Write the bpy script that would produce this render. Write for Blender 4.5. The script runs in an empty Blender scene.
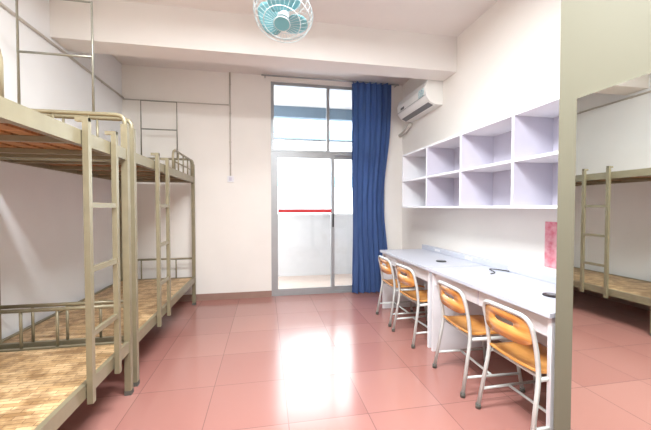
import bpy, bmesh, math, random
from mathutils import Vector, Matrix
random.seed(3)
scene = bpy.context.scene
scene.view_settings.view_transform = 'Standard'
scene.view_settings.look = 'None'
scene.view_settings.exposure = 0.0

# ------------------------------------------------------------------ materials
def lin(c):
    return tuple(((v/255.0)/12.92 if v/255.0 <= 0.04045 else ((v/255.0+0.055)/1.055)**2.4) for v in c)
def mat(name, rgb, rough=0.5, metal=0.0, noise=0.0, nscale=8.0, bump=0.0, stretch=(1,1,1), rgb2=None, coat=0.0, spec=0.5):
    m = bpy.data.materials.new(name); m.use_nodes = True
    nt = m.node_tree; b = nt.nodes['Principled BSDF']
    b.inputs['Roughness'].default_value = rough
    b.inputs['Metallic'].default_value = metal
    b.inputs['Coat Weight'].default_value = coat
    b.inputs['Specular IOR Level'].default_value = spec
    c = lin(rgb)
    b.inputs['Base Color'].default_value = (*c, 1)
    tc = nt.nodes.new('ShaderNodeTexCoord'); mp = nt.nodes.new('ShaderNodeMapping')
    mp.inputs['Scale'].default_value = stretch
    nz = nt.nodes.new('ShaderNodeTexNoise'); nz.inputs['Scale'].default_value = nscale
    nz.inputs['Detail'].default_value = 5
    nt.links.new(tc.outputs['Object'], mp.inputs['Vector']); nt.links.new(mp.outputs[0], nz.inputs['Vector'])
    if noise > 0 or rgb2:
        cr = nt.nodes.new('ShaderNodeValToRGB')
        c2 = lin(rgb2) if rgb2 else tuple(v*(1-noise) for v in c)
        cr.color_ramp.elements[0].position = 0.35; cr.color_ramp.elements[0].color = (*c2, 1)
        cr.color_ramp.elements[1].position = 0.65; cr.color_ramp.elements[1].color = (*c, 1)
        nt.links.new(nz.outputs['Fac'], cr.inputs[0]); nt.links.new(cr.outputs[0], b.inputs['Base Color'])
    if bump > 0:
        bp = nt.nodes.new('ShaderNodeBump'); bp.inputs['Strength'].default_value = bump
        bp.inputs['Distance'].default_value = 0.005
        nt.links.new(nz.outputs['Fac'], bp.inputs['Height']); nt.links.new(bp.outputs[0], b.inputs['Normal'])
    return m

M_wall = mat('wall_paint_warm', (241,237,231), 0.7, noise=0.03, nscale=2.5, bump=0.06)
M_wall_l = mat('wall_paint_cool', (240,241,242), 0.7, noise=0.03, nscale=2.5, bump=0.06)
M_ceil = mat('ceiling_paint', (230,226,222), 0.8, noise=0.03, nscale=2.0)
M_near = mat('wall_shade_olive', (110,107,90), 0.6, noise=0.04, nscale=2)  # wall standing in shade; the shade is put into this dark olive colour
M_base = mat('baseboard_tile', (160,128,115), 0.35, noise=0.1)
M_steel = mat('bed_steel_khaki', (142,133,108), 0.34, metal=0.2, noise=0.12, nscale=12)
M_rod = mat('net_rod', (135,133,122), 0.35, metal=0.5)
M_slat = mat('bed_slats', (196,144,92), 0.55, rgb2=(142,94,54), nscale=5, stretch=(1,8,1))
M_white = mat('laminate_white', (232,232,236), 0.4, noise=0.02)
M_desk = mat('desk_laminate', (200,203,214), 0.3, noise=0.03, nscale=3)
M_cab = mat('cabinet_lilac_grey', (200,196,210), 0.5, noise=0.03)
M_orange = mat('chair_orange_wood', (224,164,92), 0.25, rgb2=(204,136,64), nscale=6, stretch=(1,1,8), coat=0.4)
M_tube = mat('chair_tube_grey', (205,211,209), 0.3, metal=0.2, noise=0.03)
M_black = mat('black_plastic', (30,30,32), 0.4, noise=0.1)
M_alu = mat('aluminium_frame', (170,173,176), 0.35, metal=0.35, noise=0.05)
M_red = mat('red_sticker', (215,50,55), 0.5, noise=0.05)
M_ac = mat('ac_plastic', (240,240,236), 0.35, noise=0.02)
M_acd = mat('ac_grille', (120,122,126), 0.5, noise=0.05)
M_teal = mat('fan_blade_teal', (120,182,192), 0.3, noise=0.05)
M_fanw = mat('fan_white', (200,212,214), 0.35, noise=0.03)
M_pipe = mat('conduit_pvc', (205,200,192), 0.5, noise=0.05)
M_pink = mat('poster_pink', (236,178,186), 0.6, rgb2=(218,116,132), nscale=22)
M_paper = mat('label_paper', (120,175,190), 0.5, rgb2=(225,232,225), nscale=60)
M_bfloor = mat('balcony_tile', (178,160,150), 0.5, noise=0.08)
M_ext = mat('exterior_plaster', (205,205,207), 0.8, noise=0.04)
M_bext = mat('balcony_plaster', (190,188,190), 0.8, noise=0.04)
M_bbeam = mat('balcony_beam_paint', (105,122,138), 0.8, noise=0.05)
M_extb = mat('exterior_blue_band', (96,128,152), 0.6, noise=0.1)
M_foot = mat('rubber_foot', (90,88,82), 0.7, noise=0.1)
M_mirror = mat('mirror_silver', (240,244,240), 0.015, metal=1.0)
M_fill = mat('fill_fixture_housing', (240,240,240), 0.4, noise=0.02)  # housing of the added fill fixtures

M_board = bpy.data.materials.new('bed_bamboo_board'); M_board.use_nodes = True
nt = M_board.node_tree; b = nt.nodes['Principled BSDF']; b.inputs['Roughness'].default_value = .42
tc = nt.nodes.new('ShaderNodeTexCoord')
br = nt.nodes.new('ShaderNodeTexBrick'); br.offset = .5
br.inputs['Scale'].default_value = 1; br.inputs['Brick Width'].default_value = .12; br.inputs['Row Height'].default_value = .028
br.inputs['Mortar Size'].default_value = .0014; br.inputs['Bias'].default_value = -.1
br.inputs['Color1'].default_value = (*lin((218,186,142)),1); br.inputs['Color2'].default_value = (*lin((184,148,102)),1); br.inputs['Mortar'].default_value = (*lin((124,90,58)),1)
n1 = nt.nodes.new('ShaderNodeTexNoise'); n1.inputs['Scale'].default_value = 10; n1.inputs['Detail'].default_value = 8; n1.inputs['Roughness'].default_value=.65
cr = nt.nodes.new('ShaderNodeValToRGB'); cr.color_ramp.elements[0].position=.42; cr.color_ramp.elements[0].color=(.36,.28,.21,1); cr.color_ramp.elements[1].position=.56; cr.color_ramp.elements[1].color=(1,1,1,1)
mx = nt.nodes.new('ShaderNodeMix'); mx.data_type='RGBA'; mx.blend_type='MULTIPLY'; mx.inputs[0].default_value=.65
nt.links.new(tc.outputs['Object'],br.inputs['Vector']); nt.links.new(tc.outputs['Object'],n1.inputs['Vector'])
nt.links.new(n1.outputs['Fac'],cr.inputs[0]); nt.links.new(br.outputs['Color'],mx.inputs[6]); nt.links.new(cr.outputs[0],mx.inputs[7]); nt.links.new(mx.outputs[2],b.inputs['Base Color'])

# curtain fabric
M_curt = mat('curtain_blue', (76,104,156), 0.85, rgb2=(62,88,140), nscale=30, stretch=(1,1,.1))
nt = M_curt.node_tree; b = nt.nodes['Principled BSDF']; out = nt.nodes['Material Output']
tr = nt.nodes.new('ShaderNodeBsdfTranslucent'); tr.inputs[0].default_value = (*lin((92,118,168)), 1)
mx = nt.nodes.new('ShaderNodeMixShader'); mx.inputs[0].default_value = 0.22
nt.links.new(b.outputs[0], mx.inputs[1]); nt.links.new(tr.outputs[0], mx.inputs[2]); nt.links.new(mx.outputs[0], out.inputs[0])

# glass
M_glass = bpy.data.materials.new('window_glass'); M_glass.use_nodes = True
nt = M_glass.node_tree; nt.nodes.clear()
out = nt.nodes.new('ShaderNodeOutputMaterial'); t = nt.nodes.new('ShaderNodeBsdfTransparent')
t.inputs[0].default_value = (.95,.97,.97,1)
g = nt.nodes.new('ShaderNodeBsdfGlossy'); g.inputs['Roughness'].default_value = .03
fr = nt.nodes.new('ShaderNodeFresnel'); fr.inputs[0].default_value = 1.35
mx = nt.nodes.new('ShaderNodeMixShader')
nt.links.new(fr.outputs[0], mx.inputs[0]); nt.links.new(t.outputs[0], mx.inputs[1]); nt.links.new(g.outputs[0], mx.inputs[2]); nt.links.new(mx.outputs[0], out.inputs[0])

# floor tiles
M_floor = bpy.data.materials.new('floor_terracotta_tile'); M_floor.use_nodes = True
nt = M_floor.node_tree; b = nt.nodes['Principled BSDF']
tc = nt.nodes.new('ShaderNodeTexCoord'); mp = nt.nodes.new('ShaderNodeMapping')
mp.inputs['Location'].default_value = (-0.13, 0.1, 0)
br = nt.nodes.new('ShaderNodeTexBrick'); br.offset = 0.0; br.squash = 1.0
br.inputs['Scale'].default_value = 1.0; br.inputs['Brick Width'].default_value = 0.5; br.inputs['Row Height'].default_value = 0.5
br.inputs['Mortar Size'].default_value = 0.003; br.inputs['Mortar Smooth'].default_value = 0.3
br.inputs['Color1'].default_value = (*lin((171,122,113)), 1); br.inputs['Color2'].default_value = (*lin((160,110,102)), 1)
br.inputs['Mortar'].default_value = (*lin((132,94,88)), 1)
nz = nt.nodes.new('ShaderNodeTexNoise'); nz.inputs['Scale'].default_value = 3.0; nz.inputs['Detail'].default_value = 6
mr = nt.nodes.new('ShaderNodeMapRange'); mr.inputs[3].default_value = 0.13; mr.inputs[4].default_value = 0.25
nt.links.new(tc.outputs['Object'], mp.inputs[0]); nt.links.new(mp.outputs[0], br.inputs['Vector']); nt.links.new(tc.outputs['Object'], nz.inputs['Vector'])
nt.links.new(nz.outputs['Fac'], mr.inputs[0]); nt.links.new(mr.outputs[0], b.inputs['Roughness'])
nt.links.new(br.outputs['Color'], b.inputs['Base Color'])
bp = nt.nodes.new('ShaderNodeBump'); bp.inputs['Strength'].default_value = 0.12; bp.inputs['Distance'].default_value = .002; bp.invert = True
nt.links.new(br.outputs['Fac'], bp.inputs['Height']); nt.links.new(bp.outputs[0], b.inputs['Normal'])
b.inputs['Specular IOR Level'].default_value = 0.75

# ------------------------------------------------------------------ mesh builder
class MB:
    def __init__(s):
        s.bm = bmesh.new(); s.mats = []
    def mi(s, m):
        if m not in s.mats: s.mats.append(m)
        return s.mats.index(m)
    def box(s, p0, p1, m, M=None):
        i = s.mi(m)
        x0,y0,z0 = [min(a,b) for a,b in zip(p0,p1)]; x1,y1,z1 = [max(a,b) for a,b in zip(p0,p1)]
        co = [(x0,y0,z0),(x1,y0,z0),(x1,y1,z0),(x0,y1,z0),(x0,y0,z1),(x1,y0,z1),(x1,y1,z1),(x0,y1,z1)]
        vs = [s.bm.verts.new(M @ Vector(c) if M else c) for c in co]
        for f in [(3,2,1,0),(4,5,6,7),(0,1,5,4),(1,2,6,5),(2,3,7,6),(3,0,4,7)]:
            fc = s.bm.faces.new([vs[k] for k in f]); fc.material_index = i
    def tube(s, pts, r, m, seg=10, fillet=0.0, closed=False, M=None):
        i = s.mi(m)
        P = [Vector(p) for p in pts]
        if fillet > 0:
            Q = [P[0]]
            for k in range(1, len(P)-1):
                a, c, d = P[k-1], P[k], P[k+1]
                f1 = min(fillet, (a-c).length*.49); f2 = min(fillet, (d-c).length*.49)
                s0 = c+(a-c).normalized()*f1; s1 = c+(d-c).normalized()*f2
                for t_ in range(7):
                    t = t_/6
                    Q.append(s0*(1-t)**2 + c*2*t*(1-t) + s1*t*t)
            Q.append(P[-1]); P = Q
        if M: P = [M @ p for p in P]
        n = len(P); rings = []; prev = None
        for k in range(n):
            if closed: T = (P[(k+1)%n]-P[(k-1)%n]).normalized()
            elif k == 0: T = (P[1]-P[0]).normalized()
            elif k == n-1: T = (P[-1]-P[-2]).normalized()
            else: T = ((P[k+1]-P[k]).normalized()+(P[k]-P[k-1]).normalized()).normalized()
            if prev is None:
                up = Vector((0,0,1)) if abs(T.z) < .9 else Vector((1,0,0))
                N = T.cross(up).normalized()
            else:
                N = (prev - T*prev.dot(T)).normalized()
            prev = N; B = T.cross(N)
            rings.append([s.bm.verts.new(P[k]+(N*math.cos(2*math.pi*j/seg)+B*math.sin(2*math.pi*j/seg))*r) for j in range(seg)])
        rng = n if closed else n-1
        for k in range(rng):
            A, Bq = rings[k], rings[(k+1)%n]
            for j in range(seg):
                f = s.bm.faces.new((A[j],A[(j+1)%seg],Bq[(j+1)%seg],Bq[j])); f.material_index = i; f.smooth = True
        if not closed:
            f = s.bm.faces.new(rings[0]); f.material_index = i
            f = s.bm.faces.new(rings[-1]); f.material_index = i
    def grid(s, fn, nu, nv, m, thick=None):
        i = s.mi(m)
        def lay(off):
            return [[s.bm.verts.new(fn(u/nu, v/nv, off)) for v in range(nv+1)] for u in range(nu+1)]
        A = lay(0)
        layers = [A]
        if thick: layers.append(lay(thick))
        for L in layers:
            for u in range(nu):
                for v in range(nv):
                    f = s.bm.faces.new((L[u][v],L[u+1][v],L[u+1][v+1],L[u][v+1])); f.material_index = i; f.smooth = True
        if thick:
            B = layers[1]
            for u in range(nu):
                for v in (0, nv):
                    f = s.bm.faces.new((A[u][v],A[u+1][v],B[u+1][v],B[u][v])); f.material_index = i
            for v in range(nv):
                for u in (0, nu):
                    f = s.bm.faces.new((A[u][v],A[u][v+1],B[u][v+1],B[u][v])); f.material_index = i
    def prism(s, prof, y0, y1, m, axis='y', smooth=False):
        i = s.mi(m)
        def P(a,b,t):
            return (a,t,b) if axis == 'y' else ((t,a,b) if axis == 'x' else (a,b,t))
        A = [s.bm.verts.new(P(a,b,y0)) for a,b in prof]; B = [s.bm.verts.new(P(a,b,y1)) for a,b in prof]
        n = len(prof)
        for k in range(n):
            f = s.bm.faces.new((A[k],A[(k+1)%n],B[(k+1)%n],B[k])); f.material_index = i; f.smooth = smooth
        f = s.bm.faces.new(A); f.material_index = i
        f = s.bm.faces.new(B); f.material_index = i
    def plate_slot(s, fn, outer, inner, thick, m):
        i = s.mi(m); n = len(outer)
        L = []
        for off in (0, thick):
            L.append(([s.bm.verts.new(fn(u,v,off)) for u,v in outer],[s.bm.verts.new(fn(u,v,off)) for u,v in inner]))
        for k in range(n):
            j = (k+1)%n
            for q in (0,1):
                f = s.bm.faces.new((L[q][0][k],L[q][0][j],L[q][1][j],L[q][1][k])); f.material_index = i; f.smooth = True
            f = s.bm.faces.new((L[0][0][k],L[0][0][j],L[1][0][j],L[1][0][k])); f.material_index = i
            f = s.bm.faces.new((L[0][1][k],L[0][1][j],L[1][1][j],L[1][1][k])); f.material_index = i
    def obj(s, name, loc=(0,0,0), bevel=0.0):
        bmesh.ops.recalc_face_normals(s.bm, faces=s.bm.faces[:])
        me = bpy.data.meshes.new(name); s.bm.to_mesh(me); s.bm.free()
        for m in s.mats: me.materials.append(m)
        o = bpy.data.objects.new(name, me); scene.collection.objects.link(o); o.location = loc
        if bevel > 0:
            md = o.modifiers.new('bevel', 'BEVEL'); md.width = bevel; md.segments = 2; md.limit_method = 'ANGLE'
        return o
def simple(name, p0, p1, m, bevel=0.0):
    q = MB(); c = [(a+b)/2 for a,b in zip(p0,p1)]
    q.box([a-k for a,k in zip(p0,c)], [a-k for a,k in zip(p1,c)], m)
    return q.obj(name, c, bevel)

# ------------------------------------------------------------------ room
XL, XR, YB, YN, ZC = -1.85, 2.08, 4.67, -1.0, 3.17
T = 0.15
XP, YP = 1.45, 1.375
O0, O1, OZ = 0.08, 1.80, 3.10
q = MB(); q.box((XL-T,YN-T,-.1),(XR+T,YB+T,0),M_floor); q.obj('floor')
q = MB(); q.box((XL-T,YN-T,ZC),(XR+T,YB+T,ZC+.15),M_ceil); q.obj('ceiling')
q = MB(); q.box((XL-T,YN-T,0),(XL,YB+T,ZC),M_wall_l); q.obj('wall_left')
q = MB(); q.box((XR,YP,0),(XR+T,YB+T,ZC),M_wall); q.obj('wall_right')
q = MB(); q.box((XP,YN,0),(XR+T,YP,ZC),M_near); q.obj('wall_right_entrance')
q = MB(); q.box((XL,YN-T,0),(XR+T,YN,ZC),M_wall); q.obj('wall_front')
q = MB(); q.box((XL,YB,0),(O0,YB+T,ZC),M_wall); q.obj('wall_back_left')
q = MB(); q.box((O1,YB,0),(XR,YB+T,ZC),M_wall); q.obj('wall_back_right')
q = MB(); q.box((O0,YB,OZ),(O1,YB+T,ZC),M_wall); q.obj('wall_back_lintel')
q = MB(); q.box((XL,3.24,2.79),(XR,3.50,ZC),M_ceil); q.obj('ceiling_beam')
simple('baseboard_back', (XL,YB-.012,0), (O0,YB,.09), M_base)
simple('baseboard_right', (XR-.012,YP,0), (XR,YB,.09), M_base)
simple('baseboard_left', (XL,YN,0), (XL+.012,YB-.012,.09), M_base)

# balcony & outside
q = MB(); q.box((-1.2,YB+T,-.12),(3.2,6.25,-.02),M_bfloor); q.obj('balcony_floor')
q = MB(); q.box((-1.2,6.1,-.02),(3.2,6.25,1.12),M_bext); q.box((-1.2,6.07,1.12),(3.2,6.28,1.17),M_bext); q.obj('balcony_parapet')
q = MB(); q.box((-1.2,YB+T,3.2),(3.2,6.4,3.35),M_bext); q.box((-1.2,6.1,3.0),(3.2,6.25,3.2),M_bbeam); q.obj('balcony_ceiling')
q = MB(); q.box((2.1,YB+T,-.02),(2.25,6.1,3.2),M_bext); q.obj('balcony_side_wall')
q = MB()
q.box((-14,20,-9),(20,24,7.0),M_ext)
for k in range(-3,3):
    q.box((-14,19.6,k*2.9-.3),(20,20,k*2.9+.3),M_extb)
    for j in range(6):
        q.box((-13+j*6,19.9,k*2.9+.9),(-10.2+j*6,20.02,k*2.9+2.3),M_ext)
q.obj('neighbour_building')
simple('ground_outside', (-30,6.6,-9.4), (35,40,-9.05), M_ext)
q = MB(); q.tube([(-1.15,5.5,2.45),(2.1,5.5,2.45)],.015,M_alu)
for x in (-.6,1.6): q.tube([(x,5.5,2.45),(x,5.5,3.2)],.008,M_alu)
q.obj('balcony_clothes_rail')

# sliding door + transom
q = MB(); y0, y1 = YB+.03, YB+.10
DH = 2.1
q.box((O0,y0,0),(O0+.045,y1,DH-.03),M_alu); q.box((O1-.045,y0,0),(O1,y1,DH-.03),M_alu)
q.box((O0,y0,DH-.03),(O1,y1,DH),M_alu)
q.box((O0+.045,y0,0),(O1-.045,y1,.025),M_alu)
def leaf(x0,x1,yy,z0,z1,w=.05,t=.03,bot=.07):
    q.box((x0,yy,z0),(x0+w,yy+t,z1),M_alu); q.box((x1-w,yy,z0),(x1,yy+t,z1),M_alu)
    q.box((x0+w,yy,z0),(x1-w,yy+t,z0+bot),M_alu); q.box((x0+w,yy,z1-w),(x1-w,yy+t,z1),M_alu)
    q.box((x0+w,yy+t/2-.003,z0+bot),(x1-w,yy+t/2+.003,z1-w),M_glass)
leaf(O0+.045,1.02,YB+.032,.025,DH-.03)
leaf(.97,O1-.045,YB+.066,.025,DH-.03)
q.box((O0+.10,YB+.040,1.215),(.97,YB+.0435,1.27),M_red)
q.box((.985,YB+.022,1.0),(1.005,YB+.033,1.2),M_black)
q.obj('door_1')
q = MB()
q.box((O0,y0,DH+.002),(O1,y1,DH+.035),M_alu)
q.box((O0,y0,DH+.035),(O0+.045,y1,OZ-.045),M_alu); q.box((O1-.045,y0,DH+.035),(O1,y1,OZ-.045),M_alu)
q.box((O0,y0,OZ-.045),(O1,y1,OZ),M_alu)
q.box((.90,y0,DH+.035),(.94,y1,OZ-.045),M_alu)
for a,b_ in ((O0+.045,.90),(.94,O1-.045)):
    q.box((a,YB+.06,DH+.035),(b_,YB+.066,OZ-.045),M_glass)
q.obj('window_1')

# curtain rod + curtain
q = MB(); q.tube([(-.05,YB-.09,3.135),(1.98,YB-.09,3.135)],.011,M_alu)
for x in (0,1.95):
    q.tube([(x,YB-.09,3.135),(x,YB,3.135)],.007,M_alu)
q.obj('curtain_rod')
q = MB()
def curt(u,v,off):
    z = .03 + (3.12-.03)*v
    pinch = math.exp(-((z-1.35)/.8)**2)*.11
    xa = 1.25+pinch*.1; xb = 1.84-pinch
    x = xa + (xb-xa)*u
    ph = u*2*math.pi*6.5 + .5*math.sin(u*9)
    amp = .05+.014*math.sin(u*17)
    y = YB-.115 + amp*math.sin(ph+.4*math.sin(z*1.5+u*3)) + .008*math.sin(z*4+u*20)
    x += .020*math.sin(2*ph)+.012*math.sin(z*2+u*6)*(1-v)
    return (x, y, z)
q.grid(curt, 160, 36, M_curt)
q.obj('curtain')

# ------------------------------------------------------------------ bunk beds
def bunk(name, Y0, ladder, guard):
    W, L = .90, 2.0; s = .04; q = MB()
    for x in (0,-W+s):
        for y in (0, L-s):
            q.box((x-s,y,0.012),(x,y+s,1.86),M_steel)
            q.box((x-s-.002,y-.002,0),(x+.002,y+s+.002,.03),M_foot)
    for z in (.30,1.62):
        q.box((-.032,s,z),(-.006,L-s,z+.075),M_steel)
        q.box((-.045,s,z),(-.032,L-s,z+.012),M_steel)
        q.box((-W+.006,s,z),(-W+.032,L-s,z+.075),M_steel)
        for y in (.006,L-.032):
            q.box((-W+s,y,z),(-s,y+.026,z+.07),M_steel)
        for k in range(5):
            yy = .2+k*.4
            q.box((-W+.032,yy-.015,z+.002),(-.032,yy+.015,z+.03),M_steel)
        nP = 2
        for k in range(nP):
            a = s+.005+k*(L-2*s-.01)/nP; b_ = a+(L-2*s-.01)/nP-.004
            q.box((-W+.035,a,z+.052),(-.034,b_,z+.066),M_board)
        for k in range(7):
            xx = -.10-k*.117
            q.box((xx-.04,s+.01,z+.031),(xx+.04,L-s-.01,z+.051),M_slat)
    for y in (s/2, L-s/2):
        q.tube([(-s/2,y,1.8),(-s/2,y,1.925),(-W+s/2,y,1.925),(-W+s/2,y,1.8)],.0145,M_steel,fillet=.06)
        for x in (-.24,-.45,-.66): q.tube([(x,y,1.68),(x,y,1.925)],.008,M_steel,seg=8)
        q.tube([(-s/2,y,.62),(-W+s/2,y,.62)],.013,M_steel)
        for x in (-.24,-.45,-.66): q.tube([(x,y,.36),(x,y,.62)],.009,M_steel,seg=8)
    g0,g1 = guard
    q.tube([(-.02,g0,1.66),(-.02,g0,1.90),(-.02,g1,1.90),(-.02,g1,1.66)],.012,M_steel,fillet=.09)
    q.tube([(-.02,g0,1.78),(-.02,g1,1.78)],.008,M_steel,seg=8)
    for k in (1,2,3):
        yy = g0+(g1-g0)*k/4; q.tube([(-.02,yy,1.68),(-.02,yy,1.90)],.008,M_steel,seg=8)
    a,b_ = ladder
    for yy in (a,b_):
        q.box((0,yy-.016,.27),(.028,yy+.016,1.76),M_steel)
        q.box((-.035,yy-.012,1.74),(.028,yy+.012,1.76),M_steel)
    for z in (.63,.97,1.31): 
        q.box((.003,a+.016,z-.014),(.025,b_-.016,z+.014),M_steel)
    y = L-s/2
    q.tube([(-.21,y,1.93),(-.21,y,2.66),(-.64,y,2.66),(-.64,y,1.93)],.008,M_rod,seg=8)
    q.tube([(-.21,y,2.3),(-.64,y,2.3)],.008,M_rod,seg=8)
    return q.obj(name, (-.92,Y0,0))
bunk('bunk_bed', .43, (1.43,1.74), (.10,.93))
bunk('bunk_bed.001', 2.50, (.46,.74), (1.06,1.90))

# ------------------------------------------------------------------ desks
def desk(name, Y0, L):
    q = MB(); D = .61
    q.box((0,0,.722),(D,L,.75),M_desk)
    for y in (.015, L-.04):
        q.box((.03,y,0),(D-.02,y+.025,.722),M_white)
    q.box((.05,.04,.60),(.066,L-.04,.722),M_white)
    q.box((.066,.04,.60),(D-.05,L-.04,.612),M_white)
    q.box((D-.05,.04,.35),(D-.034,L-.04,.722),M_white)
    q.box((.047,L/2-.004,.602),(.068,L/2+.004,.72),M_cab)
    for (gx,gy) in ((.30,L*.22),):
        n = 20
        q.prism([(gx+.05*math.cos(2*math.pi*k/n), gy+.05*math.sin(2*math.pi*k/n)) for k in range(n)], .7505,.758,M_black,axis='z')
        q.prism([(gx+.028*math.cos(2*math.pi*k/n), gy+.028*math.sin(2*math.pi*k/n)) for k in range(n)], .758,.762,M_acd,axis='z')
    return q.obj(name, (1.44,Y0,0), bevel=.003)
desk('desk', 1.40, 1.26); desk('desk.001', 2.68, 1.22)
q = MB(); q.box((-.05,-1.25,0),(0,1.25,.055),M_desk)
for k in range(4): q.box((-.053,-1+k*.6,.014),(-.05,-.88+k*.6,.042),M_white)
q.obj('cable_trunking', (XR-.003,2.66,.751), bevel=.003)
q = MB(); q.tube([(1.80,2.3,.756),(1.87,2.33,.757),(1.93,2.5,.757),(2.0,2.42,.757),(2.02,2.36,.757)],.004,M_black,seg=8,fillet=.04); q.obj('power_cable')

# ------------------------------------------------------------------ chairs
def chair(name, Yc, X0=1.37, rz=0):
    q = MB(); W = .185; r = .0125
    hoop = [(-.05,-W*1.1,.012),(.015,-W,.40),(-.005,-W,.56),(-.045,-W*.98,.715),(-.06,0,.722),(-.045,W*.98,.715),(-.005,W,.56),(.015,W,.40),(-.05,W*1.1,.012)]
    q.tube(hoop,r,M_tube,fillet=.07)
    for sy in (-1,1):
        y = sy*W
        q.tube([(.40,y*1.1,.012),(.34,y,.385),(.02,y,.385)],r,M_tube,fillet=.07)
        q.tube([(-.03,y*1.07,.13),(.38,y*1.07,.13)],.009,M_tube,seg=8)
        for fx,k in ((-.05,1.1),(.40,1.1)):
            q.tube([(fx,y*k,0),(fx,y*k,.03)],.017,M_foot)
    q.tube([(.17,-W*1.06,.13),(.17,W*1.06,.13)],.009,M_tube,seg=8)
    for x in (.04,.33): q.tube([(x,-W,.385),(x,W,.385)],.010,M_tube,seg=8)
    def seat(u,v,off):
        yy = -.185+.37*v; k = 1-.06*u
        return (.005+.37*u, yy*k, .400+.012*(abs(2*v-1)**2)-.02*max(0,(u-.85)/.15)**2*.8+off+.012*max(0,(.12-u)/.12))
    q.grid(seat, 14, 12, M_orange, .012)
    n = 48; outer=[]; inner=[]
    for k in range(n):
        a = 2*math.pi*k/n; c,s_ = math.cos(a), math.sin(a)
        e = lambda w: math.copysign(abs(w)**.45, w)
        outer.append((e(c)*.176, e(s_)*.078)); 
        inner.append((e(c)*.075, .02+e(s_)*.015))
    def back(u,v,off):
        return (-.052+.75*u*u + -.10*v + off, u, .625+v)
    q.plate_slot(back, outer, inner, .011, M_orange)
    o = q.obj(name, (X0,Yc,0)); o.rotation_euler[2] = rz
    return o
chair('chair', 1.62, 1.40, .02); chair('chair.001', 2.15, 1.38, -.05); chair('chair.002', 2.93, 1.37, .06); chair('chair.003', 3.47, 1.375, 0)

# ------------------------------------------------------------------ wall cabinet
q = MB(); D=.34; t=.02; z0,z1=0,.68; Ls = 2.52
q.box((-.012,0,z0),(0,Ls,z1),M_cab)
for z in (0,(z1-t)/2,z1-t): q.box((-D,0,z),(-.012,Ls,z+t),M_white)
for k in range(5):
    y = k*(Ls-t)/4
    q.box((-D,y,t),(-.012,y+t,(z1-t)/2),M_cab if 0<k<4 else M_white)
    q.box((-D,y,(z1-t)/2+t),(-.012,y+t,z1-t),M_cab if 0<k<4 else M_white)
    for za,zb in ((t,(z1-t)/2),((z1-t)/2+t,z1-t)):
        q.box((-D-.002,y,za),(-D,y+t,zb),M_white)
q.obj('wall_shelf_cabinet', (XR,YP+.005,1.29), bevel=.002)

# ------------------------------------------------------------------ AC
q = MB()
prof = [(0,0),(-.10,0),(-.17,.03),(-.215,.09),(-.225,.2),(-.20,.275),(-.16,.295),(0,.295)]
q.prism(prof,0,.82,M_ac)
q.prism([(-.108,-.004),(-.172,.024),(-.166,.034),(-.102,.004)],.04,.78,M_acd)
q.prism([(-.2255,.10),(-.2275,.10),(-.2275,.105),(-.2255,.105)],.0,.82,M_acd)
for k in range(7): q.box((-.15+k*.018,.03,.295),(-.142+k*.018,.79,.299),M_acd)
q.box((-.229,.05,.11),(-.2215,.17,.20),M_paper)
q.box((-.228,.60,.12),(-.2215,.70,.15),M_acd)
q.obj('air_conditioner', (XR,3.52,2.52), bevel=.006)
q = MB(); q.tube([(XR-.04,4.30,2.49),(XR-.04,4.45,2.42),(XR-.04,YB,2.40)],.026,M_pipe,fillet=.1); q.obj('refrigerant_pipe')

# ------------------------------------------------------------------ fan
emp = bpy.data.objects.new('ceiling_fan', None); scene.collection.objects.link(emp); emp.location = (.14,2.5,2.77)
FZ = ZC-2.77
q = MB()
n=24
q.prism([(.07*math.cos(2*math.pi*k/n), .07*math.sin(2*math.pi*k/n)) for k in range(n)], FZ-.05, FZ, M_fanw, axis='z', smooth=True)
q.tube([(0,0,FZ-.04),(0,0,.12)],.014,M_fanw)
q.tube([(0,0,.15),(0,0,.05)],.05,M_fanw,seg=20)
o = q.obj('fan_mount'); o.parent = emp
q = MB()
def ring(R,z,r=.004):
    q.tube([(R*math.cos(2*math.pi*k/40),R*math.sin(2*math.pi*k/40),z) for k in range(40)],r,M_fanw,seg=6,closed=True)
ring(.225,0,.005); ring(.21,-.05,.003); ring(.14,-.085,.003); ring(.06,-.095,.004); ring(.21,.05,.003); ring(.12,.075,.003)
for k in range(32):
    a = 2*math.pi*k/32; c,s_ = math.cos(a), math.sin(a)
    q.tube([(R*c,R*s_,z) for R,z in ((.055,-.095),(.14,-.085),(.19,-.065),(.212,-.045),(.225,0),(.21,.05),(.12,.075),(.05,.08))],.0013,M_fanw,seg=5)
q.tube([(0,0,-.098),(0,0,-.088)],.06,M_teal,seg=24)
q.tube([(0,0,-.05),(0,0,.09)],.045,M_fanw,seg=24)
for k in range(3):
    Mx = Matrix.Rotation(2*math.pi*k/3+.5,4,'Z')
    def bl(u,v,off):
        R = .035+.165*u; w = .045+.075*math.sin(math.pi*min(1,u*.72+.12))
        t_ = (v-.5)*2
        return Mx @ Vector((R+ -.02*t_*t_*u, t_*w, -.01+.028*t_+off))
    q.grid(bl,10,10,M_teal,.003)
o = q.obj('fan_cage'); o.parent = emp; o.rotation_euler = (math.radians(-20), math.radians(8), 0)

# ------------------------------------------------------------------ mirror
q = MB(); q.box((XP-.008,-.1,.14),(XP-.001,1.275,1.81),M_mirror); q.box((XP-.001,-.1,.14),(XP,1.275,1.81),M_black)
q.obj('wall_mirror')

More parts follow.
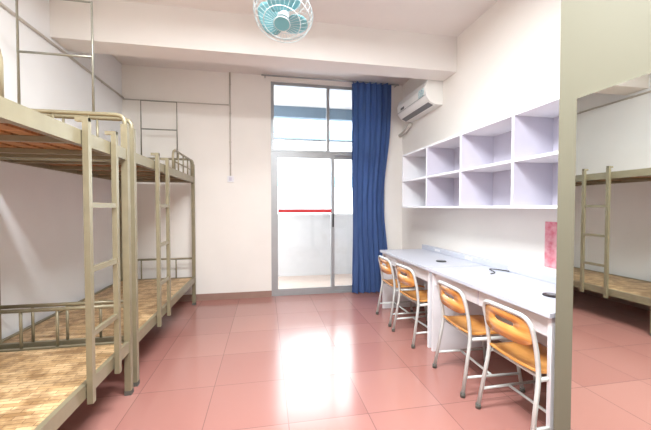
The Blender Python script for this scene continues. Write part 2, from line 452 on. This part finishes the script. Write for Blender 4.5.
# ------------------------------------------------------------------ conduits, socket, poster
q = MB(); q.tube([(0,-.009,ZC-1.8),(0,-.009,-.06)],.010,M_pipe); 
for z in (1.2,.8,.4,.1): q.box((-.015,-.006,z),(.015,0,z+.015),M_pipe)
q.obj('electrical_conduit',(-.48,YB,1.8))
q = MB(); q.tube([(-.67,-.008,0),(.67,-.008,0)],.008,M_pipe); q.obj('lighting_conduit',(-1.165,YB,2.72))
q = MB(); q.tube([(.011,-2.2,0),(.011,2.25,0)],.012,M_pipe); 
for k in range(6): q.box((0,-1.8+k*.7,-.015),(.005,-1.78+k*.7,.017),M_pipe)
q.obj('cable_conduit',(XL,2.42,2.74))
q = MB(); q.box((-.043,-.018,-.043),(.043,0,.043),M_white); q.box((-.02,-.022,-.025),(.02,-.018,.025),M_cab); q.obj('wall_switch',(-.48,YB,1.69),bevel=.003)
q = MB(); q.box((-.004,0,0),(0,.30,.34),M_pink); q.obj('notice_poster',(XR,1.77,.85))

# ------------------------------------------------------------------ lights
for k,(x,y) in enumerate(((.1,.3),(.1,1.6))):  # unseen ceiling fixtures with area lights, added to brighten the room
    e = MB(); e.box((-.6,-.06,0),(.6,.06,.05),M_fill); e.tube([(-.57,0,-.02),(.57,0,-.02)],.014,M_white)
    for sx in (-.58,.58): e.box((sx-.015,-.02,-.04),(sx+.015,.02,0),M_fill)
    e.obj('added_fill_fixture' if k==0 else 'added_fill_fixture.001',(x,y,ZC-.05))
    l = bpy.data.lights.new('room_fill_light','AREA'); l.shape='RECTANGLE'; l.size=1.2; l.size_y=.3; l.energy=118; l.color=(.94,.98,1)
    lo = bpy.data.objects.new('room_fill_light',l); scene.collection.objects.link(lo); lo.location=(x,y,ZC-.12)
l = bpy.data.lights.new('sky_portal','AREA'); l.shape='RECTANGLE'; l.size=O1-O0; l.size_y=OZ; l.cycles.is_portal=True
lo = bpy.data.objects.new('sky_portal',l); scene.collection.objects.link(lo); lo.location=((O0+O1)/2,YB+.14,OZ/2); lo.rotation_euler=(math.radians(-90),0,0)
w = bpy.data.worlds.new('world'); scene.world = w; w.use_nodes = True
bg = w.node_tree.nodes['Background']; bg.inputs[0].default_value=(.95,.98,1,1); bg.inputs[1].default_value=11.0

# ------------------------------------------------------------------ camera
cd = bpy.data.cameras.new('camera'); cd.sensor_width=36; cd.lens = 320/651*36; cd.clip_start=.05
co = bpy.data.objects.new('camera',cd); scene.collection.objects.link(co)
co.location=(0,0,1.3); co.rotation_euler=(math.radians(90-1.43),0,math.radians(-10.6))
scene.camera = co
